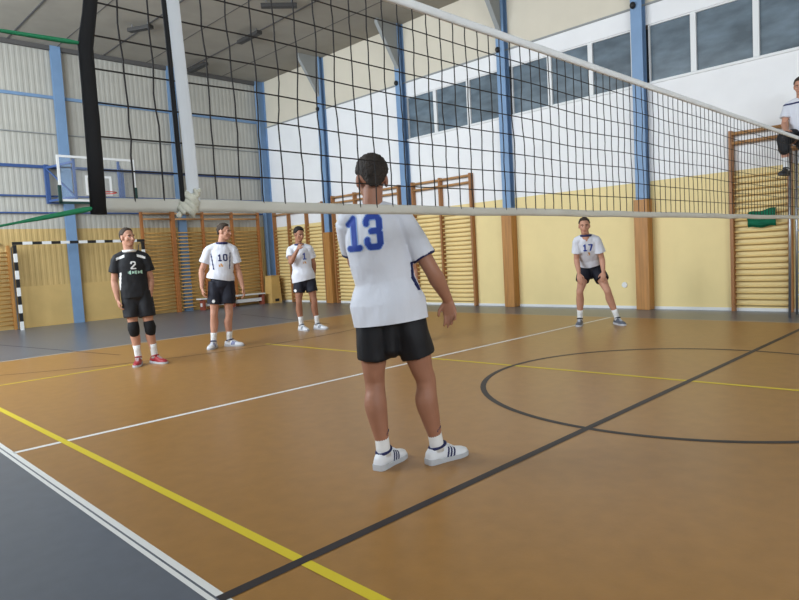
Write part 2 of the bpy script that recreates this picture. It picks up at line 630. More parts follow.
wall_bars([0.56, 1.39], 'x', XR - .001, 'tall wooden wall bars beneath the seated referee, green cloth hanging on the rungs', top=2.92)
wall_bars([6.75, 7.65, 8.52], 'x', XR - .001, 'double wooden wall bars on the right wall beside the foreground player\'s arm', top=2.95)
wall_bars([9.0, 9.83, 10.66, 11.58], 'x', XR - .001, 'triple wooden wall bars mostly hidden behind player number 13', top=2.95)
wall_bars([12.05, 12.82, 13.70, 14.45], 'x', XR - .001, 'wooden wall bars at the corner behind the player touching his mouth', top=2.85)
wall_bars([6.10, 6.93], 'y', YB - .19, 'wooden wall bars behind the player in black, left of the blue column', top=2.75, um=WOOD_UO, rm=RUNG_D)
wall_bars([6.98, 7.84, 8.77, 9.66], 'y', YB - .19, 'three bay wooden wall bars behind the standing player with arms down', top=2.75, um=WOOD_UO, rm=RUNG_D)
wall_bars([1.35, 2.2, 2.98], 'y', YB - .09, 'short wooden wall bars on the end wall left of the striped goal', top=1.95, zmax=1.85, rails=False, um=WOOD, rm=RUNG_D)


# ------------------------------------------------------------------ goal, hoop, bench, box
def goal():
    t = thing('handball_goal', 'handball goal with black and white striped posts against the end wall', 'goal', (4.5, 14.3, 0))
    w, h = 1.475, 1.98

    def striped(name, a, b, n, start):
        bm = bmesh.new()
        a, b = V(a), V(b)
        for k in range(n):
            bar(bm, a.lerp(b, k / n), a.lerp(b, (k + 1) / n), .066, .066, mi=(k + start) % 2)
        return obj(name, bm, [WHITE_P, BLACK_P], t)
    striped('post', (-w, 0, 0), (-w, 0, h - .04), 10, 0)
    striped('post', (w, 0, 0), (w, 0, h - .04), 10, 0)
    striped('crossbar', (-w - .04, 0, h), (w + .04, 0, h), 15, 1)
    for s in (-1, 1):
        bm = bmesh.new()
        tube(bm, [(s * w, .04, h - .02), (s * w, .28, h - .1), (s * w, .30, .03)], [.014] * 3, n=8)
        obj('stay', bm, STEEL, t, True)


goal()


def hoop():
    t = thing('basketball_hoop', 'basketball backboard with red rim on a blue wall frame', 'basketball hoop', (4.63, YB, 0))
    y = 13.3 - YB
    x0, x1, z0, z1 = -.865, .865, 2.85, 3.88
    bm = bmesh.new()
    box(bm, x0, x1, y, y + .012, z0, z1)
    bd = obj('backboard', bm, mat('acrylic', (232, 238, 242), rough=0.08, spec=0.5, Alpha=0.06), t)
    bm = bmesh.new()
    f = .05
    for a, b, c, d in ((x0, x1, z1 - f, z1), (x0, x1, z0, z0 + f), (x0, x0 + f, z0 + f, z1 - f), (x1 - f, x1, z0 + f, z1 - f)):
        box(bm, a, b, y - .008, y + .02, c, d)
    obj('border', bm, WHITE_P, bd)
    bm = bmesh.new()
    q0, q1, s0, s1 = -.295, .295, 3.0, 3.45
    for a, b, c, d in ((q0, q1, s1 - f, s1), (q0, q1, s0, s0 + f), (q0, q0 + f, s0 + f, s1 - f), (q1 - f, q1, s0 + f, s1 - f)):
        box(bm, a, b, y - .006, y - .001, c, d)
    obj('target_square', bm, WHITE_P, bd)
    bm = bmesh.new()
    for s in (-1, 1):
        box(bm, min(s * .885, s * .82), max(s * .885, s * .82), y - .02, y + .04, z0 - .05, z0 + .36, 0, .008)
    box(bm, -.885, .885, y - .02, y + .04, z0 - .06, z0 - .002, 0, .008)
    obj('edge_pad', bm, DGREEN, bd)
    bm = bmesh.new()
    N = 40
    pts = [V((.225 * cos(2 * pi * k / N), y - .38 + .225 * sin(2 * pi * k / N), 3.02)) for k in range(N + 1)]
    tube(bm, pts, [.012] * (N + 1), n=8, caps='flat')
    box(bm, -.06, .06, y - .16, y - .01, 3.0, 3.03)
    box(bm, -.09, .09, y - .02, y - .007, 2.95, 3.1)
    obj('rim', bm, RED_P, t, True)
    # wall frame
    bm = bmesh.new()
    za, zb = 2.93, 3.86
    for xw, xb in ((-.68, -.50), (1.10, .50)):
        for z in (za + .06, zb - .08):
            bar(bm, (xw, -.13, z), (xb, y + .05, z - .03), .05)
        bar(bm, (xw, -.13, za), (xw, -.13, zb), .09)
        bar(bm, (xb, y + .05, 2.9), (xb, y + .05, 3.82), .05)
        bar(bm, (xw, -.13, zb - .08), (xb, y + .05, za + .03), .03)
    for z in (za + .02, zb - .04):
        bar(bm, (-.68, -.13, z), (1.10, -.13, z), .04)
    obj('wall_frame', bm, BLUE_D, t)


hoop()


def bench():
    t = thing('gym_bench', 'low white gymnastics bench with dull red legs along the end wall', 'bench', (8.45, 14.30, 0))
    L = 2.1
    bm = bmesh.new()
    box(bm, -L / 2, L / 2, -.13, .13, .30, .335, 0, .006)
    obj('seat', bm, WHITE_P, t)
    bm = bmesh.new()
    box(bm, -L / 2 + .05, L / 2 - .05, -.04, .0, .10, .20, 0, .006)
    obj('rail', bm, WHITE_P, t)
    for x in (-L / 2 + .12, 0, L / 2 - .06):
        bm = bmesh.new()
        box(bm, x - .03, x + .03, -.12, .12, 0, .30, 0, .006)
        obj('leg', bm, mat('bench_leg_red', (138, 70, 52), rough=0.5), t)


bench()


def vault():
    t = thing('vaulting_box', 'tan wooden vaulting box in the corner beside the blue column', 'vaulting box', (9.82, 14.25, 0))
    for k in range(3):
        bm = bmesh.new()
        z0 = .265 * k
        a, b = .175 - .012 * k, .175 - .012 * (k + 1)
        c, d = .20 - .012 * k, .20 - .012 * (k + 1)
        lo = [bm.verts.new((x, y, z0)) for x, y in ((-a, -c), (a, -c), (a, c), (-a, c))]
        hi = [bm.verts.new((x, y, z0 + .263)) for x, y in ((-b, -d), (b, -d), (b, d), (-b, d))]
        bm.faces.new(lo[::-1])
        bm.faces.new(hi)
        for i in range(4):
            bm.faces.new((lo[i], lo[(i + 1) % 4], hi[(i + 1) % 4], hi[i]))
        obj('section', bm, PINE, t)
    bm = bmesh.new()
    box(bm, -.07, .07, -.203, -.19, .05, .13)
    obj('hand_hole', bm, BLACK_P, t)
    bm = bmesh.new()
    box(bm, -.145, .145, -.17, .17, .796, .83, 0, .01)
    obj('lid', bm, PINE, t)


vault()


def green_cloth():
    bm = bmesh.new()
    n, mrow = 22, 16
    g = {}
    for i in range(n + 1):
        for j in range(mrow + 1):
            u, v = i / n, j / mrow
            yy = .75 + .40 * u
            zz = 1.640 - .285 * v - .05 * u + .012 * sin(9 * u)
            if v > .8:
                zz += .04 * u * (v - .8) * 5
            xx = 10.152 - .055 * sin(pi * min(1, v * 1.05)) * (0.75 + .25 * sin(7 * u + 5 * v)) - .012 * sin(16 * v + 3 * u)
            g[i, j] = bm.verts.new((xx, yy, zz))
    for i in range(n):
        for j in range(mrow):
            bm.faces.new((g[i, j], g[i + 1, j], g[i + 1, j + 1], g[i, j + 1]))
    r = bmesh.ops.solidify(bm, geom=bm.faces[:], thickness=.03)
    o = obj('green_cloth', bm, TEAL, None, True)
    tag(o, 'folded teal green cloth hung over the wall bar rungs at right', 'cloth')


green_cloth()

bm = bmesh.new()
tube(bm, [(XR - .001, 3.29, .44), (XR - .02, 3.29, .44)], [.055, .05], n=20, caps='flat')
tag(obj('wall_socket', bm, WHITE_P), 'small round white socket low on the yellow wall', 'socket')


def lamp(x, y, L, ang, label):
    t = thing('ceiling_lamp', label, 'lamp', (x, y, ZC), ang, 'dark ceiling lamps')
    bm = bmesh.new()
    box(bm, -.07, .07, -L / 2, L / 2, -.16, -.08, 0, .01)
    obj('housing', bm, mat('lamp_dark', (58, 56, 54), rough=0.6), t)
    bm = bmesh.new()
    for s in (-1, 1):
        box(bm, -.01, .01, s * L * .35 - .01, s * L * .35 + .01, -.081, -.0005)
    obj('hanger', bm, STEEL, t)


lamp(7.76, 14.0, .9, 0, 'dark strip lamp on the ceiling nearest the end wall corner')
lamp(7.62, 11.2, .9, 0, 'dark strip lamp on the thick ceiling seam, second from the end wall')
lamp(5.38, 12.1, .6, .5, 'short dark lamp on the ceiling left of the white net band')
lamp(7.1, 9.2, .75, .9, 'dark ceiling lamp high above player number 13, at the frame top')


# ------------------------------------------------------------------ volleyball net
def net():
    t = thing('volleyball_net', 'long volleyball net with white tapes across the hall above the black line', 'net', (0, 0, 0))
    X0, X1, ZB, ZT = -.30, 8.98, 1.462, 2.385
    cell = .1
    nx = int(round((X1 - X0) / cell)) + 1
    nz = 10

    def pt(i, j):
        x = X0 + .02 + cell * i
        f = j / (nz - 1)
        z = ZB - .02 + (ZT + .03 - ZB) * f
        w = noise.noise(V((x * 3.1, z * 4.0, 1.7))) * .016 + noise.noise(V((x * 9, z * 9, 4.7))) * .006
        a = sin(pi * f)
        sag = -.012 * noise.noise(V((x * 1.3, f * 2, 9.1)))
        return V((x + w * a, noise.noise(V((x * 2, z * 3, 7))) * .008 * a, z + sag * a))
    bm = bmesh.new()
    for i in range(nx):
        P = []
        for j in range(nz):
            P.append(pt(i, j))
            if j < nz - 1:
                mid = (pt(i, j) + pt(i, j + 1)) / 2
                mid.x += random.uniform(-.004, .004)
                P.append(mid)
        tube(bm, P, [.0031] * len(P), side=V((1, 0, 0)), n=5, caps='flat')
    for j in range(1, nz - 1):
        P = [pt(i, j) for i in range(nx)]
        tube(bm, P, [.0029] * len(P), side=V((0, 0, 1)), n=5, caps='flat')
    obj('netting', bm, CORD, t)

    def tape(name, xa, xb, z0, z1, mt, th=.006, wav=.003, slope=0.0):
        bm = bmesh.new()
        n = int((xb - xa) / .06)
        prev = None
        for k in range(n + 1):
            x = xa + (xb - xa) * k / n
            dz = noise.noise(V((x * 2.2, z0, 3))) * wav + slope * x
            dy = noise.noise(V((x * 3.1, z1, 8))) * wav
            h = (z1 - z0)
            ring = [bm.verts.new((x, dy + a, z0 + dz + h * b)) for a, b in
                    ((-th, .0), (th, .0), (th * 1.6, .35), (th * 1.2, .75), (th * .6, 1.0), (-th * .6, 1.0), (-th * 1.2, .75), (-th * 1.6, .35))]
            if prev:
                for q in range(8):
                    bm.faces.new((prev[q], prev[(q + 1) % 8], ring[(q + 1) % 8], ring[q]))
            else:
                bm.faces.new(ring[::-1])
            prev = ring
        bm.faces.new(prev)
        return obj(name, bm, mt, t, True)
    tape('bottom_tape', X0, X1, 1.416, 1.460, TAPE, .004, .006, -.0026)
    tape('top_tape', X0, X1, ZT, 2.43, TAPE_T, .006, .003)
    # side bands
    for x, nm in ((.018, 'side_band'), (8.86, 'side_band')):
        bm = bmesh.new()
        tube(bm, [(x + .006, -.012, 1.45), (x, -.014, 1.7), (x - .012, -.013, 2.0), (x - .024, -.012, 2.39)], [(.024, .004)] * 4, side=V((1, 0, 0)), n=10, caps='flat')
        obj(nm, bm, BAND, t)
        s = -1 if x < 4 else 1
        bm = bmesh.new()
        tube(bm, [(x - .034 * -s - .004, -.015, 1.455), (x + s * .034 - .012, -.015, 2.0), (x + s * .034 - .026, -.015, 2.40)], [.0085] * 3, n=10)
        obj('edge_rod', bm, BLACKC, t, True)
    # knotted cloth on the bottom tape
    bm = bmesh.new()
    rnd = random.Random(3)
    for k in range(7):
        a = k * .9
        P = []
        for q in range(6):
            P.append(V((.012 + .022 * sin(a + q * 1.1) + (q - 2.5) * .006 - .003 * k, -.016 + .014 * cos(a + q * 1.3), 1.445 + (q - 2.5) * .016 + .008 * cos(2 * a))))
        tube(bm, P, [.007, .011, .012, .012, .010, .006], n=8)
    obj('knot', bm, mat('knot_cloth', (206, 204, 188), rough=0.8, var=.1, scale=20), t, True)
    # black end webbing, pulled outwards in the middle
    for s, xe in ((-1, X0), (1, X1)):
        bm = bmesh.new()
        dx = -s
        pts = [(xe + dx * .000, 0, 1.405), (xe + dx * .003, 0, 1.6), (xe + dx * .004, 0, 1.8), (xe + dx * .004, 0, 1.93), (xe + dx * .024, 0, 2.03), (xe + dx * .042, 0, 2.14), (xe + dx * .08, 0, 2.42)]
        tube(bm, pts, [(.026, .012), (.025, .011), (.024, .010), (.024, .012), (.022, .010), (.022, .010), (.022, .010)], side=V((1, 0, 0)), n=10, caps='flat')
        obj('end_webbing', bm, BLACKC, t, True)
        xp = -1.5 if s < 0 else 10.0
        for z, zp in ((1.936, 1.905), (1.425, 1.19)) if s < 0 else ():
            bm = bmesh.new()
            a = V((xe + s * .012, 0, z))
            b = V((xp - s * .05, 0, zp))
            if s < 0:
                P = [a, a.lerp(b, .03), a.lerp(b, .18), a.lerp(b, .22), b]
                rr = [.005, .008, .006, .0035, .0035]
                if z < 1.6:
                    P = [a, a.lerp(b, .03), a.lerp(b, .14), a.lerp(b, .2), b]
                    rr = [.006, .009, .007, .0035, .0035]
            else:
                P = [a, b]
                rr = [.006, .006]
            tube(bm, P, rr, n=8)
            obj('tension_rope', bm, GREEN, t, True)
    return t


net()


def post(x, label):
    t = thing('net_post', label, 'net post', (x, 0, 0))
    bm = bmesh.new()
    tube(bm, [(0, 0, 0.02), (0, 0, 2.5)], [.045, .045], n=20, caps='flat')
    obj('pole', bm, STEEL, t, True)
    bm = bmesh.new()
    tube(bm, [(0, 0, 0.0), (0, 0, .03)], [.11, .10], n=24, caps='flat')
    obj('base_plate', bm, STEEL, t)


post(-1.5, 'steel post holding the ropes at the near end of the net')


# ------------------------------------------------------------------ people
DIG = {
    '0': [[(.12, 0), (.48, 0), (.58, .12), (.58, .88), (.48, 1), (.12, 1), (.02, .88), (.02, .12), (.12, 0)]],
    '1': [[(.32, 0), (.32, 1)], [(.32, .98), (.12, .82)], [(.1, 0), (.54, 0)]],
    '2': [[(.02, .8), (.02, .88), (.12, 1), (.48, 1), (.58, .88), (.58, .62), (.02, .12), (.02, 0), (.6, 0)]],
    '3': [[(.02, .78), (.02, .88), (.12, 1), (.48, 1), (.58, .88), (.58, .62), (.48, .52), (.22, .52)], [(.48, .52), (.58, .42), (.58, .12), (.48, 0), (.12, 0), (.02, .12), (.02, .24)]],
    '7': [[(0, 1), (.58, 1), (.25, 0)]],
}


def segdist(p, a, b):
    ax, ay = a
    bx, by = b
    dx, dy = bx - ax, by - ay
    L = dx * dx + dy * dy
    t = 0 if L == 0 else max(0, min(1, ((p[0] - ax) * dx + (p[1] - ay) * dy) / L))
    return math.hypot(p[0] - ax - t * dx, p[1] - ay - t * dy)


def decal(name, bvh, c, ax, ay, rd, mask, x0, x1, y0, y1, cell, off, mt, parent):
    """raster mask projected along rd on a surface"""
    c, ax, ay, rd = V(c), V(ax).normalized(), V(ay).normalized(), V(rd).normalized()
    bm = bmesh.new()
    cache = {}

    def vert(i, j):
        if (i, j) in cache:
            return cache[i, j]
        p = c + ax * (x0 + i * cell) + ay * (y0 + j * cell) - rd * 0.4
        h = bvh.ray_cast(p, rd, 1.0)
        v = None
        if h[0] is not None:
            v = bm.verts.new(h[0] - rd * off)
        cache[i, j] = v
        return v
    nx, ny = int((x1 - x0) / cell) + 1, int((y1 - y0) / cell) + 1
    for i in range(nx):
        for j in range(ny):
            if mask(x0 + (i + .5) * cell, y0 + (j + .5) * cell):
                q = [vert(i, j), vert(i + 1, j), vert(i + 1, j + 1), vert(i, j + 1)]
                if all(q):
                    bm.faces.new(q)
    for f in bm.faces:
        f.normal_update()
        if f.normal.dot(rd) > 0:
            f.normal_flip()
    me = bpy.data.meshes.new(name)
    bm.to_mesh(me)
    bm.free()
    return link(name, me, parent, [mt], True)


def digits_mask(text, h, th, gap=.28, xs=1.0):
    segs = []
    x = 0
    for ch in text:
        for pl in DIG[ch]:
            for a, b in zip(pl, pl[1:]):
                segs.append(((a[0] * h * xs + x, a[1] * h), (b[0] * h * xs + x, b[1] * h)))
        x += (.62 * xs + gap) * h
    w = x - gap * h

    def mk(extra):
        def f(px, py):
            px += w / 2
            py += h / 2
            return any(segdist((px, py), a, b) < th / 2 + extra for a, b in segs)
        return f
    return mk, w


def hand(bm, wrist, fdir, pn, thumb_side, curl=(20, 30, 25), s=1.0, spread=.0205):
    """palm plus five fingers. fdir finger direction, pn palm normal (fingers curl towards it), thumb_side = +1/-1"""
    f = V(fdir).normalized()
    n = V(pn)
    n = (n - f * n.dot(f)).normalized()
    sd = f.cross(n) * thumb_side          # towards the thumb
    w = V(wrist)
    tube(bm, [w - f * .01, w + f * .03 * s, w + f * .065 * s, w + f * .095 * s], [(.027 * s, .019 * s), (.036 * s, .018 * s), (.043 * s, .015 * s), (.041 * s, .012 * s)], side=sd, n=12)
    for k, (ln, off) in enumerate(((.074, 1.5), (.082, .5), (.077, -.5), (.060, -1.5))):
        p = w + f * (.088 - .006 * abs(off - .3)) * s + sd * off * spread * s * .92
        a = 0
        P = [p - f * .02 * s, p]
        d0 = (f + sd * off * .05).normalized()
        for q, (fr, ang) in enumerate(zip((.42, .32, .26), curl)):
            a += R(ang * (1 + .12 * k))
            d = d0 * cos(a) + n * sin(a)
            p = p + d * ln * fr * s * 1.12
            P.append(p)
        tube(bm, P, [.0095 * s, .0098 * s, .0090 * s, .0085 * s, .0070 * s], n=10)
    # thumb leaves the side of the palm near its base
    p = w + f * .028 * s + sd * .030 * s
    d1 = (f * .72 + sd * .62 + n * .25).normalized()
    d2 = (f * .9 + sd * .25 + n * .35).normalized()
    tube(bm, [p - sd * .015 * s, p, p + d1 * .040 * s, p + d1 * .040 * s + d2 * .032 * s], [.013 * s, .0135 * s, .0115 * s, .0085 * s], n=10)


def noisy(me, amp, sc, zst=1.0, seed=0.0, fn=None):
    nv = len(me.vertices)
    no = [0.0] * (3 * nv)
    co = [0.0] * (3 * nv)
    me.vertices.foreach_get('normal', no)
    me.vertices.foreach_get('co', co)
    for i in range(0, 3 * nv, 3):
        p = V(co[i:i + 3])
        k = noise.noise(V((p.x * sc, p.y * sc, p.z * sc * zst + seed)))
        k *= amp if fn is None else amp * fn(p)
        for q in range(3):
            co[i + q] += no[i + q] * k
    me.vertices.foreach_set('co', co)
    me.update()


def person(spec):
    J = {k: V(v) for k, v in spec['J'].items()}
    s = spec.get('s', 1.0)
    vox = spec.get('vox', .006)
    t = thing('person', spec['label'], 'person', spec['base'], spec['rotz'], spec.get('group'))
    side = (J['shR'] - J['shL']).normalized()
    hside = (J['hipR'] - J['hipL']).normalized()
    N_, Wt, Pv = J['neck'], J['waist'], J['pelvis']
    Ch = J.get('chest', N_.lerp(Wt, .45))
    fd = V(spec['face']).normalized()
    hu = V(spec.get('headup', (0, 0, 1)))
    hr = fd.cross(hu).normalized()
    hu = hr.cross(fd).normalized()
    FR = Matrix((hr, fd, hu)).transposed()
    HC = J['head']
    hk = s * spec.get('headscale', 1.0)
    h = lambda x, y, z: HC + FR @ (V((x, y, z)) * hk)
    hs = lambda r: tuple(q * hk for q in r)
    sk = spec['skin']
    lg = spec.get('leg', 1.0) * s
    hd_s = spec.get('headscale', 1.0)
    # ---- body
    bm = bmesh.new()
    ell(bm, h(0, -.015, .035), hs((.074, .094, .083)), FR)
    ell(bm, h(0, .018, -.03), hs((.062, .072, .085)), FR)
    ell(bm, h(0, .045, -.088), hs((.040, .038, .032)), FR, 14)
    tube(bm, [h(-.045, .070, .018), h(0, .082, .020), h(.045, .070, .018)], [.012 * s, .013 * s, .012 * s], n=8)
    tube(bm, [h(0, .084, .010), h(0, .098, -.018), h(0, .104, -.034)], [.010 * s, .013 * s, .015 * s], n=8)
    for q in (-1, 1):
        ell(bm, h(q * .046, .048, -.03), hs((.022, .028, .026)), FR, 12)
        ell(bm, h(q * .076, -.008, -.008), hs((.011, .022, .034)), FR, 12)
    tube(bm, [h(0, .078, -.066), h(0, .080, -.062)], [.018 * s, .018 * s], n=10)
    tube(bm, [N_ - V((0, 0, .05)), N_.lerp(h(0, -.03, -.07), .5), h(0, -.02, -.05)], [.066 * s, .057 * s, .056 * s], n=16)
    for q in ('L', 'R'):
        tube(bm, [N_ + V((0, 0, .01)), J['sh' + q]], [.045 * s, .048 * s], n=12)
    tube(bm, [N_ - V((0, 0, .03)), Ch, Wt, Pv, Pv - (Wt - Pv).normalized() * .06],
         [(.095 * s, .058 * s), (.148 * s, .094 * s), (.130 * s, .090 * s), (.150 * s, .100 * s), (.12 * s, .08 * s)], side=side, n=20)
    for q in ('L', 'R'):
        S_, E_, Wr = J['sh' + q], J['el' + q], J['wr' + q]
        ag = spec.get('arm', 1.0) * s
        tube(bm, *smooth_chain([S_, S_.lerp(E_, .35), S_.lerp(E_, .8), E_, E_.lerp(Wr, .25), E_.lerp(Wr, .65), Wr], [.050 * ag, .049 * ag, .042 * ag, .041 * ag, .044 * ag, .035 * ag, .027 * ag]), n=16)
        hd = spec['hand' + q]
        hand(bm, Wr, hd[0], hd[1], hd[2], hd[3] if len(hd) > 3 else (18, 26, 20), s)
        Hp, Kn, An = J['hip' + q], J['kn' + q], J['an' + q]
        sh_ = Kn - An
        back = -V((*spec['foot' + q], 0)).normalized()
        tube(bm, *smooth_chain([Hp, Hp.lerp(Kn, .3), Hp.lerp(Kn, .7), Kn.lerp(Hp, .14), Kn - back * .006, Kn.lerp(An, .14), Kn.lerp(An, .32) + back * .016, Kn.lerp(An, .6) + back * .008, Kn.lerp(An, .86), An],
             [.088 * lg, .083 * lg, .067 * lg, .058 * lg, .054 * lg, .053 * lg, .060 * lg, .049 * lg, .036 * lg, .037 * lg]), n=20)
        fdv = V((*spec['foot' + q], 0)).normalized()
        tube(bm, [An - fdv * .03 - V((0, 0, .04)), An + fdv * .05 - V((0, 0, .045)), An + fdv * .15 - V((0, 0, .06))], [(.026, .024), (.032, .022), (.03, .014)], side=fdv.cross(V((0, 0, 1))), n=10)
    me = remesh(bm, vox, 5)
    link('body', me, t, [sk])
    # ---- face
    for q in (-1, 1):
        bm = bmesh.new()
        ell(bm, h(q * .030, .0765, .002), hs((.0105, .006, .0048)), FR, 12, 0)
        ell(bm, h(q * .030, .0805, .002), hs((.0062, .0035, .0052)), FR, 10, 1)
        obj('eye', bm, [EYEW, EYED], t, True)
        bm = bmesh.new()
        tube(bm, [h(q * .014, .092, .019), h(q * .03, .090, .025), h(q * .05, .076, .020)], [.004 * s, .005 * s, .003 * s], n=6)
        obj('eyebrow', bm, spec['hair'], t, True)
    bm = bmesh.new()
    tube(bm, [h(-.022, .086, -.066), h(0, .094, -.064), h(.022, .086, -.066)], [(.004 * s, .005 * s), (.006 * s, .007 * s), (.004 * s, .005 * s)], n=8)
    obj('mouth', bm, LIP, t, True)
    # ---- hair
    bm = bmesh.new()
    rs = bmesh.ops.create_icosphere(bm, subdivisions=5, radius=1.0)
    rec = spec.get('recede', 0.0)
    thick = spec.get('hairthick', .014)
    for v in rs['verts']:
        d = v.co.normalized()
        fr = d.y
        ax_ = abs(d.x)
        if fr < -.25:
            lim = -.86 + .75 * ax_ * ax_
        elif fr < .0:
            u = (fr + .25) / .25
            lim = (-.86 + .75 * ax_ * ax_) * (1 - u) + (-.02) * u
        elif fr < .34:
            lim = -.24 + max(0, fr - .18) * .9           # sideburn
        elif fr < .62:
            lim = -.09 + (fr - .34) * 2.0
        else:
            lim = .47 + (fr - .62) * (.45 + rec) - .10 * (.75 - min(.75, ax_)) * (1 if rec >= 0 else -1)
        lim += noise.noise(d * 11) * .07 + noise.noise(d * 27) * .04
        k = max(0.0, min(1.0, (d.z - lim) / .20))
        k = k * k * (3 - 2 * k)
        nn = noise.noise(d * 9) * .004 + noise.noise(d * 24) * .004
        k2 = thick * (0.55 + .6 * max(0, d.z)) + nn
        rad = V((.074, .094, .083))
        e = 1.0 / math.sqrt((d.x / rad.x) ** 2 + (d.y / rad.y) ** 2 + (d.z / rad.z) ** 2)
        r_ = (e + .002) * .93 * (1 - k) + (e + .002 + k2) * k
        if d.z < -.35 and fr < 0:                    # follow the back of the head down to the nape
            r_ *= 1 + .36 * k * ((-d.z - .35) / .48) ** 1.2
        v.co = h(0, -.015, .035) + FR @ (d * r_ * hk)
    obj('hair', bm, spec['hair'], t, True)
    # ---- shorts
    sm = spec['shorts']
    sl = spec.get('shortlen', .52)
    flare = spec.get('flare', 1.0)
    bm = bmesh.new()
    hipc = (J['hipL'] + J['hipR']) / 2
    tube(bm, [Pv.lerp(Wt, .5), Pv, hipc - V((0, 0, .02))], [(.138 * s, .100 * s), (.158 * s, .118 * s), (.155 * s, .115 * s)], side=hside, n=24)
    tube(bm, [hipc, hipc - V((0, 0, .09 * s)), hipc - V((0, 0, spec.get('crotch', .13) * s))], [(.09 * s, .10 * s), (.075 * s, .095 * s), (.06 * s, .085 * s)], side=hside, n=16)
    for q in ('L', 'R'):
        Hp, Kn = J['hip' + q], J['kn' + q]
        end = Hp.lerp(Kn, sl)
        tube(bm, [Hp + V((0, 0, .05)), Hp.lerp(Kn, sl * .45), end], [(.098 * s, .098 * s), (.100 * s * flare, .100 * s * flare), (.098 * s * flare, .103 * s * flare)], side=hside, n=20, caps='flat')
    if spec.get('trouser'):
        for q in ('L', 'R'):
            Kn, An = J['kn' + q], J['an' + q]
            tube(bm, [Kn, Kn.lerp(An, .2), Kn.lerp(An, spec['trouser'])], [.082 * s, .080 * s, .078 * s], n=18)
    me = remesh(bm, .008, 3)
    noisy(me, .010, 12, .6, spec.get('seed', 0) + 5)
    so = link('shorts', me, t, [sm])
    if spec.get('short_mark'):
        bvh = BVHTree.FromPolygons([v.co.copy() for v in me.vertices], [p.vertices[:] for p in me.polygons])
        q = spec['short_mark']
        decal('emblem', bvh, q[0], (1, 0, 0), (0, 0, 1), q[1], lambda x, y: (x / .022) ** 2 + (y / .026) ** 2 < 1, -.03, .03, -.03, .03, .006, .004, WHITE_P, so)
    # ---- shirt
    bm = bmesh.new()
    hem = V(spec['hem'][0])
    hr_ = spec['hem'][1]
    hemside = V(spec['hem'][2]).normalized() if len(spec['hem']) > 2 else side
    mid = Ch.lerp(Wt, .6)
    wr_ = spec.get('shirtw', 1.0)
    hn = (Wt - hem).normalized()
    if len(spec['hem']) > 2:
        hn = (hn - hemside * hn.dot(hemside)).normalized()
    tube(bm, [hem - hn * .07, hem, hem.lerp(Wt, .5), Wt, mid, Ch, N_.lerp(Ch, .45), N_ - V((0, 0, .004))],
         [hr_, hr_, (hr_[0] * .985, hr_[1] * .99), (.170 * s * wr_, .122 * s), (.174 * s * wr_, .122 * s), (.176 * s * wr_, .120 * s), (.158 * s, .102 * s), (.092 * s, .080 * s)],
         side=side, n=28, caps='flat')
    for q in ('L', 'R'):
        S_, E_ = J['sh' + q], J['el' + q]
        tube(bm, [N_ - V((0, 0, .012)), N_.lerp(S_, .5) + V((0, 0, .004)), S_], [.058 * s, .060 * s, .064 * s], n=16)
        sl_ = spec.get('sleeve', .62)
        d = (E_ - S_).normalized()
        tube(bm, [S_ - d * .0, S_.lerp(E_, sl_ * .5), S_.lerp(E_, sl_)], [.066 * s, .071 * s, spec.get('slr', .076) * s], n=18, caps='flat')
    me = remesh(bm, spec.get('svox', .008), 4)
    zt = hem.z
    noisy(me, spec.get('fold', .012), 7, .45, spec.get('seed', 0), lambda p: 0.35 + 0.9 * max(0, min(1, 1 - (p.z - zt) / .35)))
    noisy(me, .004, 22, .6, spec.get('seed', 0) + 2)
    bc = bmesh.new()
    bc.from_mesh(me)
    bmesh.ops.bisect_plane(bc, geom=bc.verts[:] + bc.edges[:] + bc.faces[:], plane_co=hem, plane_no=hn, clear_inner=True)
    bc.to_mesh(me)
    bc.free()
    me.polygons.foreach_set('use_smooth', [True] * len(me.polygons))
    bvh = BVHTree.FromPolygons([v.co.copy() for v in me.vertices], [p.vertices[:] for p in me.polygons])
    shirt = link('shirt', me, t, [spec['shirt']])
    # collar
    if spec.get('collar'):
        bm = bmesh.new()
        nc = N_.copy()
        ring = []
        fdir = hside.cross(V((0, 0, 1))) * spec['front']
        for k in range(25):
            a = 2 * pi * k / 24
            x, y = cos(a), sin(a)
            p = nc + side * (x * .080 * s) + fdir * (y * .084 * s) + V((0, 0, .012 - .028 * max(0, y) - (.03 * max(0, y - .7) * 3 if spec.get('vneck') else 0)))
            ring.append(p)
        tube(bm, ring, [(.017 * s, .011 * s)] * 25, side=V((0, 0, 1)), n=8, caps='flat')
        obj('collar', bm, spec['collar'], shirt, True)
    # sleeve cuffs
    if spec.get('cuff'):
        for q in ('L', 'R'):
            S_, E_ = J['sh' + q], J['el' + q]
            e = S_.lerp(E_, spec.get('sleeve', .62))
            d = (E_ - S_).normalized()
            bm = bmesh.new()
            tube(bm, [e - d * .004, e + d * .008], [spec.get('slr', .076) * s * .985] * 2, n=24, caps='flat')
            obj('cuff', bm, spec['cuff'], shirt, True)
    for dc in spec.get('decals', ()):
        dc(bvh, shirt, t)
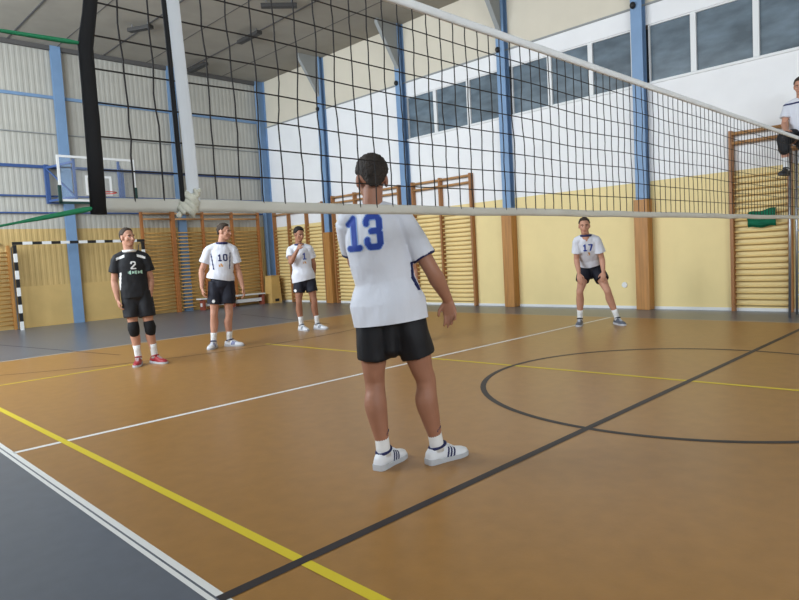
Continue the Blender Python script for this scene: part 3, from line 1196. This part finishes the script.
    # ---- socks, shoes, pads
    for q in ('L', 'R'):
        Kn, An = J['kn' + q], J['an' + q]
        fdv = V((*spec['foot' + q], 0)).normalized()
        up = (Kn - An).normalized()
        st = spec.get('sock', .14)
        bm = bmesh.new()
        tube(bm, [An - V((0, 0, .03)), An + up * .02, An + up * (st * .6), An + up * st], [.043 * s, .0415 * s, .041 * s, .047 * s], n=18, caps='flat')
        sk_o = obj('sock', bm, SOCK, t, True)
        if spec.get('sockmark'):
            bm2 = bmesh.new()
            sd_ = fdv.cross(V((0, 0, 1)))
            c = An + up * (st * .7)
            for k in range(3):
                a = c + sd_ * .0435 * s + fdv * (-.008 + .010 * k) + V((0, 0, -.012 + .009 * k))
                bar(bm2, a, a + fdv * .003 + V((0, 0, .016)), .004, .004)
            obj('sock_mark', bm2, NAVY, sk_o)
        shoe(t, An, fdv, s, spec, q)
        if spec.get('pads'):
            bm = bmesh.new()
            Hp = J['hip' + q]
            a = Kn.lerp(Hp, .16)
            b = Kn.lerp(An, .22)
            tube(bm, [a, a.lerp(b, .2), a.lerp(b, .5) + fdv * .012, a.lerp(b, .8), b], [.064 * s, .069 * s, .072 * s, .067 * s, .060 * s], n=18)
            obj('knee_pad', bm, PAD, t, True)
    return t


def shoe(t, An, fdv, s, spec, q):
    sd = V((0, 0, 1)).cross(fdv)
    o = V((An.x, An.y, An.z - .1 + spec.get('shoez', 0)))
    st = [0, .02, .08, .18, .30, .42, .55, .68, .80, .90, .97, 1.0]
    hw = [.018, .030, .037, .038, .037, .039, .044, .049, .048, .040, .025, .010]
    ht = [.060, .080, .095, .105, .108, .098, .082, .068, .060, .054, .045, .035]
    L = .30 * s
    heel = o - fdv * .075 * s
    bm = bmesh.new()
    rings = []
    for tt, w, hh in zip(st, hw, ht):
        c = heel + fdv * tt * L
        prof = []
        for k in range(14):
            a = pi * k / 13
            x = cos(a)
            z = max(0.0, sin(a))
            x = math.copysign(abs(x) ** .7, x)
            prof.append(c + sd * (x * w * s) + V((0, 0, .018 + (hh - .018) * (z ** .75) * 1.0)))
        rings.append([bm.verts.new(p) for p in prof])
    for a, b in zip(rings, rings[1:]):
        for k in range(13):
            bm.faces.new((a[k], a[k + 1], b[k + 1], b[k]))
        bm.faces.new((a[13], a[0], b[0], b[13]))
    bm.faces.new(rings[0])
    bm.faces.new(rings[-1][::-1])
    bm2 = bm.copy()
    so = obj('shoe', bm, spec['shoe'], t, True)
    me = so.data
    bvh = BVHTree.FromBMesh(bm2)
    bm2.free()
    bm = bmesh.new()
    lo, hi = [], []
    outl = []
    for tt, w in zip(st, hw):
        outl.append((tt, w + .004))
    loop = [(tt, w) for tt, w in outl] + [(tt, -w) for tt, w in reversed(outl)]
    lo = [bm.verts.new(heel + fdv * (tt * L * 1.02 - .003) + sd * w * s + V((0, 0, .002))) for tt, w in loop]
    hi = [bm.verts.new(heel + fdv * (tt * L * 1.02 - .003) + sd * w * s + V((0, 0, .026 + .01 * (tt < .25)))) for tt, w in loop]
    n = len(loop)
    bm.faces.new(lo[::-1])
    bm.faces.new(hi)
    for k in range(n):
        bm.faces.new((lo[k], lo[(k + 1) % n], hi[(k + 1) % n], hi[k]))
    obj('sole', bm, spec['sole'], so)
    # dark opening around the sock
    bm = bmesh.new()
    ring = []
    for k in range(21):
        a = 2 * pi * k / 20
        ring.append(o + fdv * (.052 * s * cos(a) + .004) + sd * (.038 * s * sin(a)) + V((0, 0, .100 + .012 * cos(a))))
    tube(bm, ring, [.009 * s] * 21, n=8, caps='flat')
    obj('shoe_collar', bm, spec.get('shoetrim', NAVY), so, True)
    # side stripes
    if spec.get('stripes'):
        for sg in (-1, 1):
            def msk(x, y):
                y0 = y + .001
                for k in range(3):
                    cx = -.026 + .022 * k + (y * .35)
                    if abs(x - cx) < .0065 and -.026 < y < .030:
                        return True
                return False
            c = heel + fdv * (L * .52) + V((0, 0, .055))
            decal('stripe', bvh, c, fdv, (0, 0, 1), sd * -sg, msk, -.06, .06, -.03, .034, .003, .002, spec.get('stripemat', NAVY), so)
    bm = bmesh.new()
    for k in range(4):
        c = heel + fdv * (L * (.50 + .06 * k)) + V((0, 0, .096 - .010 * k))
        bar(bm, c - sd * .018 * s, c + sd * .018 * s, .008, .006)
    obj('laces', bm, spec.get('lace', SHOE_W), so)


def rot_for(D):
    return math.atan2(-D[0], D[1])


# number 13, in front, seen from behind
def dec13(bvh, shirt, t):
    mk, w = digits_mask('13', .165, .030, .20, .78)
    c = (-.224, 0, 1.357)
    a, b = V((1, 0, .03)), V((-.03, 0, 1))
    decal('number', bvh, c, a, b, (0, 1, 0), mk(.005), -.16, .16, -.12, .12, .0035, .003, NUMB_L, shirt)
    decal('number', bvh, c, a, b, (0, 1, 0), mk(0), -.16, .16, -.12, .12, .0035, .0045, NUMB, shirt)


def side_panel(bvh, shirt, t):
    decal('side_panel', bvh, (0, .0, 1.14), (0, 1, 0), (0, 0, 1), (-1, 0, 0), lambda x, y: abs(x + .045 - .1 * y) < .013 and -.12 < y < .11, -.1, .1, -.13, .13, .004, .003, NAVY, shirt)


person(dict(
    leg=1.1, label='player with a blue 13 on his white shirt, back turned, in the foreground', base=(1.504, .408, 0), rotz=rot_for((.715, .699)),
    s=1.0, vox=.0042, svox=.007, skin=SKIN_T, hair=HAIR_B, face=(-.22, 1, -.05), headup=(.03, -.05, 1), hairthick=.016,
    J=dict(head=(-.168, .03, 1.655), neck=(-.175, .0, 1.495), chest=(-.160, -.01, 1.30), shL=(-.322, .02, 1.425), shR=(-.010, .0, 1.425), elL=(-.300, .17, 1.19), wrL=(-.18, .34, 1.22),
           elR=(.150, -.03, 1.115), wrR=(.228, .03, .955), waist=(-.125, 0, 1.08), pelvis=(-.112, 0, .93), hipL=(-.205, 0, .905), hipR=(-.02, 0, .905),
           knL=(-.222, .035, .50), knR=(.072, .03, .50), anL=(-.190, .005, .10), anR=(.122, .045, .10)),
    handL=((.8, .5, .1), (.3, -.6, -.5), -1), handR=((.10, .05, -1), (-.25, -.85, 0), 1, (16, 26, 22)), footL=(.50, .86), footR=(.80, .60),
    shirt=SHIRT_W, shorts=SHORT_K, headscale=1.07, crotch=.22, arm=1.06, hem=((-.103, 0, .846), (.222, .148)), sleeve=.70, slr=.070, shortlen=.66, flare=1.0, fold=.020,
    shoe=SHOE_W, sole=SOLE_W, stripes=True, sockmark=True, sock=.15, decals=[dec13, side_panel], cuff=NAVY, front=1, seed=1.0))


def txt(kind, c, hgt, th, mt, face=(0, 1, 0), extra=0.0):
    def f(bvh, shirt, t):
        mk, w = digits_mask(kind, hgt, th, .30)
        decal('number', bvh, c, (1, 0, 0), (0, 0, 1), face, mk(extra), -.12, .12, -.09, .09, .005, .004, mt, shirt)
    return f


def blotch(name, c, mask, mt, ext=.12, cell=.006, face=(0, 1, 0)):
    def f(bvh, shirt, t):
        decal(name, bvh, c, (1, 0, 0), (0, 0, 1), face, mask, -ext, ext, -ext, ext, cell, .004, mt, shirt)
    return f


# the player in black, hands down
person(dict(
    label='player in black kit and black knee pads, shirt number 2', base=(2.356, 6.021, 0), rotz=rot_for((.389, .921)),
    s=1.0, vox=.0055, skin=SKIN, hair=HAIR_L, face=(.62, -.78, .05), hairthick=.008, recede=-.25,
    J=dict(head=(-.118, -.02, 1.640), neck=(-.108, 0, 1.455), shL=(-.268, 0, 1.375), shR=(.072, 0, 1.375), elL=(-.315, .02, 1.09), wrL=(-.290, -.03, .86),
           elR=(.118, .02, 1.085), wrR=(.088, -.04, .85), waist=(-.085, 0, 1.08), pelvis=(-.068, 0, .93), hipL=(-.152, 0, .90), hipR=(.016, 0, .90),
           knL=(-.135, -.025, .49), knR=(.056, -.035, .485), anL=(-.108, 0, .10), anR=(.090, 0, .10)),
    handL=((.15, -.1, -1), (1, .2, 0), 1), handR=((-.1, -.1, -1), (-1, .2, 0), -1), footL=(-.15, -1), footR=(.6, -.8),
    shirt=SHIRT_K, shorts=SHORT_K, hem=((-.075, 0, .88), (.178, .128)), sleeve=.60, slr=.082, shortlen=.68, flare=1.06,
    shoe=SHOE_R, sole=SOLE_W, shoetrim=SHOE_R, sock=.16, pads=True, collar=WHITE_P, front=-1, vneck=False, seed=11.0,
    decals=[txt('2', (-.075, 0, 1.285), .085, .018, WHITE_P),
            blotch('print', (-.06, 0, 1.195), lambda x, y: abs(y - .02 * x) < .018 + .006 * sin(90 * x) and abs(x) < .085 and (sin(190 * x) > -.75), mat('print_mint', (176, 214, 196), rough=.7)),
            blotch('shoulder_stripe', (-.098, 0, 1.40), lambda x, y: abs(y - .034 + abs(x) * .36) < .016 and .075 < x < .17, WHITE_P, .2, .007),
            blotch('shoulder_stripe', (-.098, 0, 1.40), lambda x, y: abs(y - .034 + abs(x) * .36) < .016 and .075 < -x < .17, WHITE_P, .2, .007),
            blotch('side_stripe', (-.215, 0, 1.08), lambda x, y: abs(x + .03 - .12 * y) < .011 and -.1 < y < .12, WHITE_P, .12, .006)]))

# the player beside him, looking to the right
NUM10 = [txt('10', (.075, 0, 1.335), .085, .020, NAVY),
         blotch('print', (.045, 0, 1.225), lambda x, y: (abs(x) < .030 and abs(y) < .022 and sin(160 * x + 70 * y) > -.4), GOLD, .06),
         blotch('stripe', (.05, 0, 1.28), lambda x, y: (abs(abs(x) - .125 - .10 * y) < .007 and abs(y) < .12), NAVY, .19)]
person(dict(
    label='player in white shirt and navy shorts, arms hanging, head turned towards the net\'s far end', base=(3.719, 6.488, 0), rotz=rot_for((.487, .874)),
    s=1.02, vox=.0055, skin=SKIN, hair=HAIR_L, face=(.88, -.48, -.08), hairthick=.010,
    J=dict(head=(.128, -.02, 1.715), neck=(.082, 0, 1.535), shL=(-.115, 0, 1.455), shR=(.238, 0, 1.445), elL=(-.235, .02, 1.155), wrL=(-.248, -.04, .90),
           elR=(.292, .02, 1.12), wrR=(.335, -.06, .87), waist=(.04, 0, 1.13), pelvis=(.032, 0, .97), hipL=(-.055, 0, .935), hipR=(.122, 0, .935),
           knL=(-.105, -.025, .505), knR=(.106, -.03, .495), anL=(-.142, -.02, .10), anR=(.088, .01, .10)),
    handL=((.1, -.1, -1), (1, .2, 0), 1), handR=((.2, -.1, -1), (-1, .2, 0), -1), footL=(-.3, -.95), footR=(.86, -.5),
    shirt=SHIRT_W, shorts=SHORT_N, hem=((.015, 0, 1.01), (.205, .135)), sleeve=.62, slr=.082, shortlen=.66, flare=1.05,
    shoe=SHOE_W, sole=SOLE_W, stripes=True, stripemat=NUMB, sock=.13, collar=NAVY, front=-1, vneck=True, seed=21.0, decals=NUM10,
    short_mark=((-.10, 0, .70), (0, 1, 0))))

# the player with a hand at his mouth
person(dict(
    label='player in white shirt raising one hand to his mouth', base=(5.665, 6.908, 0), rotz=rot_for((.598, .801)),
    s=1.0, vox=.0055, skin=SKIN_T, hair=HAIR_K, face=(.55, -.80, -.22), hairthick=.020,
    J=dict(head=(-.098, -.05, 1.680), neck=(-.11, 0, 1.495), shL=(-.265, 0, 1.42), shR=(.065, 0, 1.425), elL=(-.27, -.17, 1.20), wrL=(-.135, -.23, 1.42),
           elR=(.122, .05, 1.15), wrR=(.115, .12, .95), waist=(-.08, 0, 1.09), pelvis=(-.055, 0, .93), hipL=(-.142, 0, .90), hipR=(.032, 0, .905),
           knL=(-.180, -.03, .51), knR=(.085, -.03, .52), anL=(-.162, 0, .10), anR=(.118, .0, .10)),
    handL=((.42, -.12, .72), (.55, .62, -.2), -1, (35, 45, 30)), handR=((-.2, .5, -1), (-1, .2, 0), -1), footL=(.5, -.85), footR=(.75, -.66),
    shirt=SHIRT_W, shorts=SHORT_N, hem=((-.065, 0, .875), (.205, .145), (1, 0, .18)), sleeve=.60, slr=.080, shortlen=.60, flare=1.04,
    shoe=SHOE_W, sole=SOLE_W, shoetrim=SHOE_D, sock=.15, collar=NAVY, front=-1, vneck=True, seed=31.0, stripes=True, stripemat=SHOE_D,
    decals=[txt('1', (-.03, 0, 1.30), .10, .020, NUMB),
            blotch('print', (-.03, 0, 1.19), lambda x, y: (abs(x) < .03 and abs(y) < .016 and sin(160 * x + 70 * y) > -.4), GOLD, .06)],
    short_mark=((-.225, 0, .71), (0, 1, 0))))


def crouch(lab, base, D, hair, skin, seed, wide=1.0, num=None):
    w = wide
    dec = [txt('17', (-.135, -.2, 1.18), .085, .020, NUMB),
           blotch('print', (-.125, -.2, 1.085), lambda x, y: (abs(x) < .02 and abs(y) < .026 and sin(160 * x + 70 * y) > -.4), GOLD, .06)]
    person(dict(
        label=lab, base=base, rotz=rot_for(D), s=.98, vox=.0055, skin=skin, hair=hair, face=(.05, -1, -.12), hairthick=.010,
        J=dict(head=(-.172, -.34, 1.500), neck=(-.155, -.235, 1.345), chest=(-.14, -.14, 1.19), shL=(-.290, -.20, 1.285), shR=(-.005, -.20, 1.285), elL=(-.305, -.13, 1.015), wrL=(-.275, -.175, .80),
               elR=(.060, -.12, 1.005), wrR=(.075, -.175, .81), waist=(-.115, .0, 1.035), pelvis=(-.105, .12, .90), hipL=(-.185, .12, .865), hipR=(-.022, .12, .865),
               knL=(-.272, -.13, .53), knR=(.118, -.13, .53), anL=(-.10 - .19 * w, 0, .10), anR=(-.02 + .27 * w, 0, .10)),
        handL=((.08, -.15, -1), (.2, 1, 0), 1, (8, 12, 10)), handR=((-.08, -.15, -1), (-.2, 1, 0), -1, (8, 12, 10)), footL=(-.1, -1), footR=(.45, -.9),
        shirt=SHIRT_W, shorts=SHORT_N, hem=((-.10, .055, .935), (.168, .128)), sleeve=.66, slr=.082, shortlen=.55, flare=1.06,
        shoe=SHOE_D, sole=SOLE_W, shoetrim=SOLE_D, sock=.15, collar=NAVY, front=-1, vneck=True, seed=seed, decals=dec))


crouch('crouching player with hands on thighs in front of the yellow wall', (7.836, 2.555, 0), (.886, .464), HAIR_L, SKIN, 41.0)
crouch('crouching player glimpsed between number 13\'s shirt and right arm', (5.41, 4.16, 0), (.713, .701), HAIR_B, SKIN, 51.0, .55)

# the referee seated at the far end of the net, facing the court
RB = (9.55, .255, 0)


def refdec(bvh, shirt, t):
    decal('chest_stripe', bvh, (0, 0, 3.06), (1, 0, 0), (0, 0, 1), (0, -1, 0), lambda x, y: abs(y) < .012, -.3, .3, -.02, .02, .006, .004, NAVY, shirt)
    decal('chest_stripe', bvh, (0, 0, 3.06), (0, 1, 0), (0, 0, 1), (-1, 0, 0), lambda x, y: abs(y) < .012, -.2, .2, -.02, .02, .006, .004, NAVY, shirt)


person(dict(
    label='referee in white shirt and black trousers sitting high at the right edge', base=RB, rotz=pi / 2,
    s=.98, vox=.0055, skin=SKIN, hair=HAIR_L, face=(-.1, 1, -.25), hairthick=.012,
    J=dict(head=(-.0, .06, 3.285), neck=(0, .02, 3.115), shL=(-.17, .02, 3.035), shR=(.17, .02, 3.035), elL=(-.20, .08, 2.79), wrL=(-.13, .26, 2.66), elR=(.20, .08, 2.79), wrR=(.14, .26, 2.67),
           waist=(0, -.02, 2.77), pelvis=(0, -.02, 2.60), hipL=(-.09, .03, 2.575), hipR=(.09, .03, 2.575), knL=(-.14, .43, 2.56), knR=(.13, .43, 2.56), anL=(-.12, .36, 2.13), anR=(.115, .36, 2.13)),
    handL=((.3, .8, -.2), (.1, 0, -1), -1), handR=((-.3, .8, -.2), (-.1, 0, -1), 1), footL=(-.1, 1), footR=(.1, 1), shoez=0,
    shirt=SHIRT_W, shorts=SHORT_K, hem=((0, -.02, 2.63), (.17, .125)), sleeve=.66, slr=.080, shortlen=.97, flare=.88, trouser=.42,
    shoe=BLACK_P, sole=SOLE_D, shoetrim=BLACK_P, lace=BLACK_P, sock=.16, front=1, seed=61.0, decals=[refdec]))


def umpire_stand():
    t = thing('umpire_stand', 'tall steel umpire stand under the seated referee, mostly outside the frame', 'stand', (9.66, .255, 0))
    bm = bmesh.new()
    box(bm, -.20, .20, -.18, .18, 2.435, 2.465, 0, .005)
    obj('seat', bm, WOOD, t)
    for x, y in ((-.20, -.16), (-.20, .16), (.20, -.16), (.20, .16)):
        bm = bmesh.new()
        tube(bm, [(x, y, 0), (x * .85, y * .85, 2.435)], [.018, .018], n=10, caps='flat')
        obj('leg', bm, STEEL, t, True)
    for k in range(6):
        bm = bmesh.new()
        z = .3 + .32 * k
        f = 1 - .15 * z / 2.435
        tube(bm, [(.20 * f, -.16 * f, z), (.20 * f, .16 * f, z)], [.012, .012], n=8)
        obj('rung', bm, STEEL, t, True)


umpire_stand()
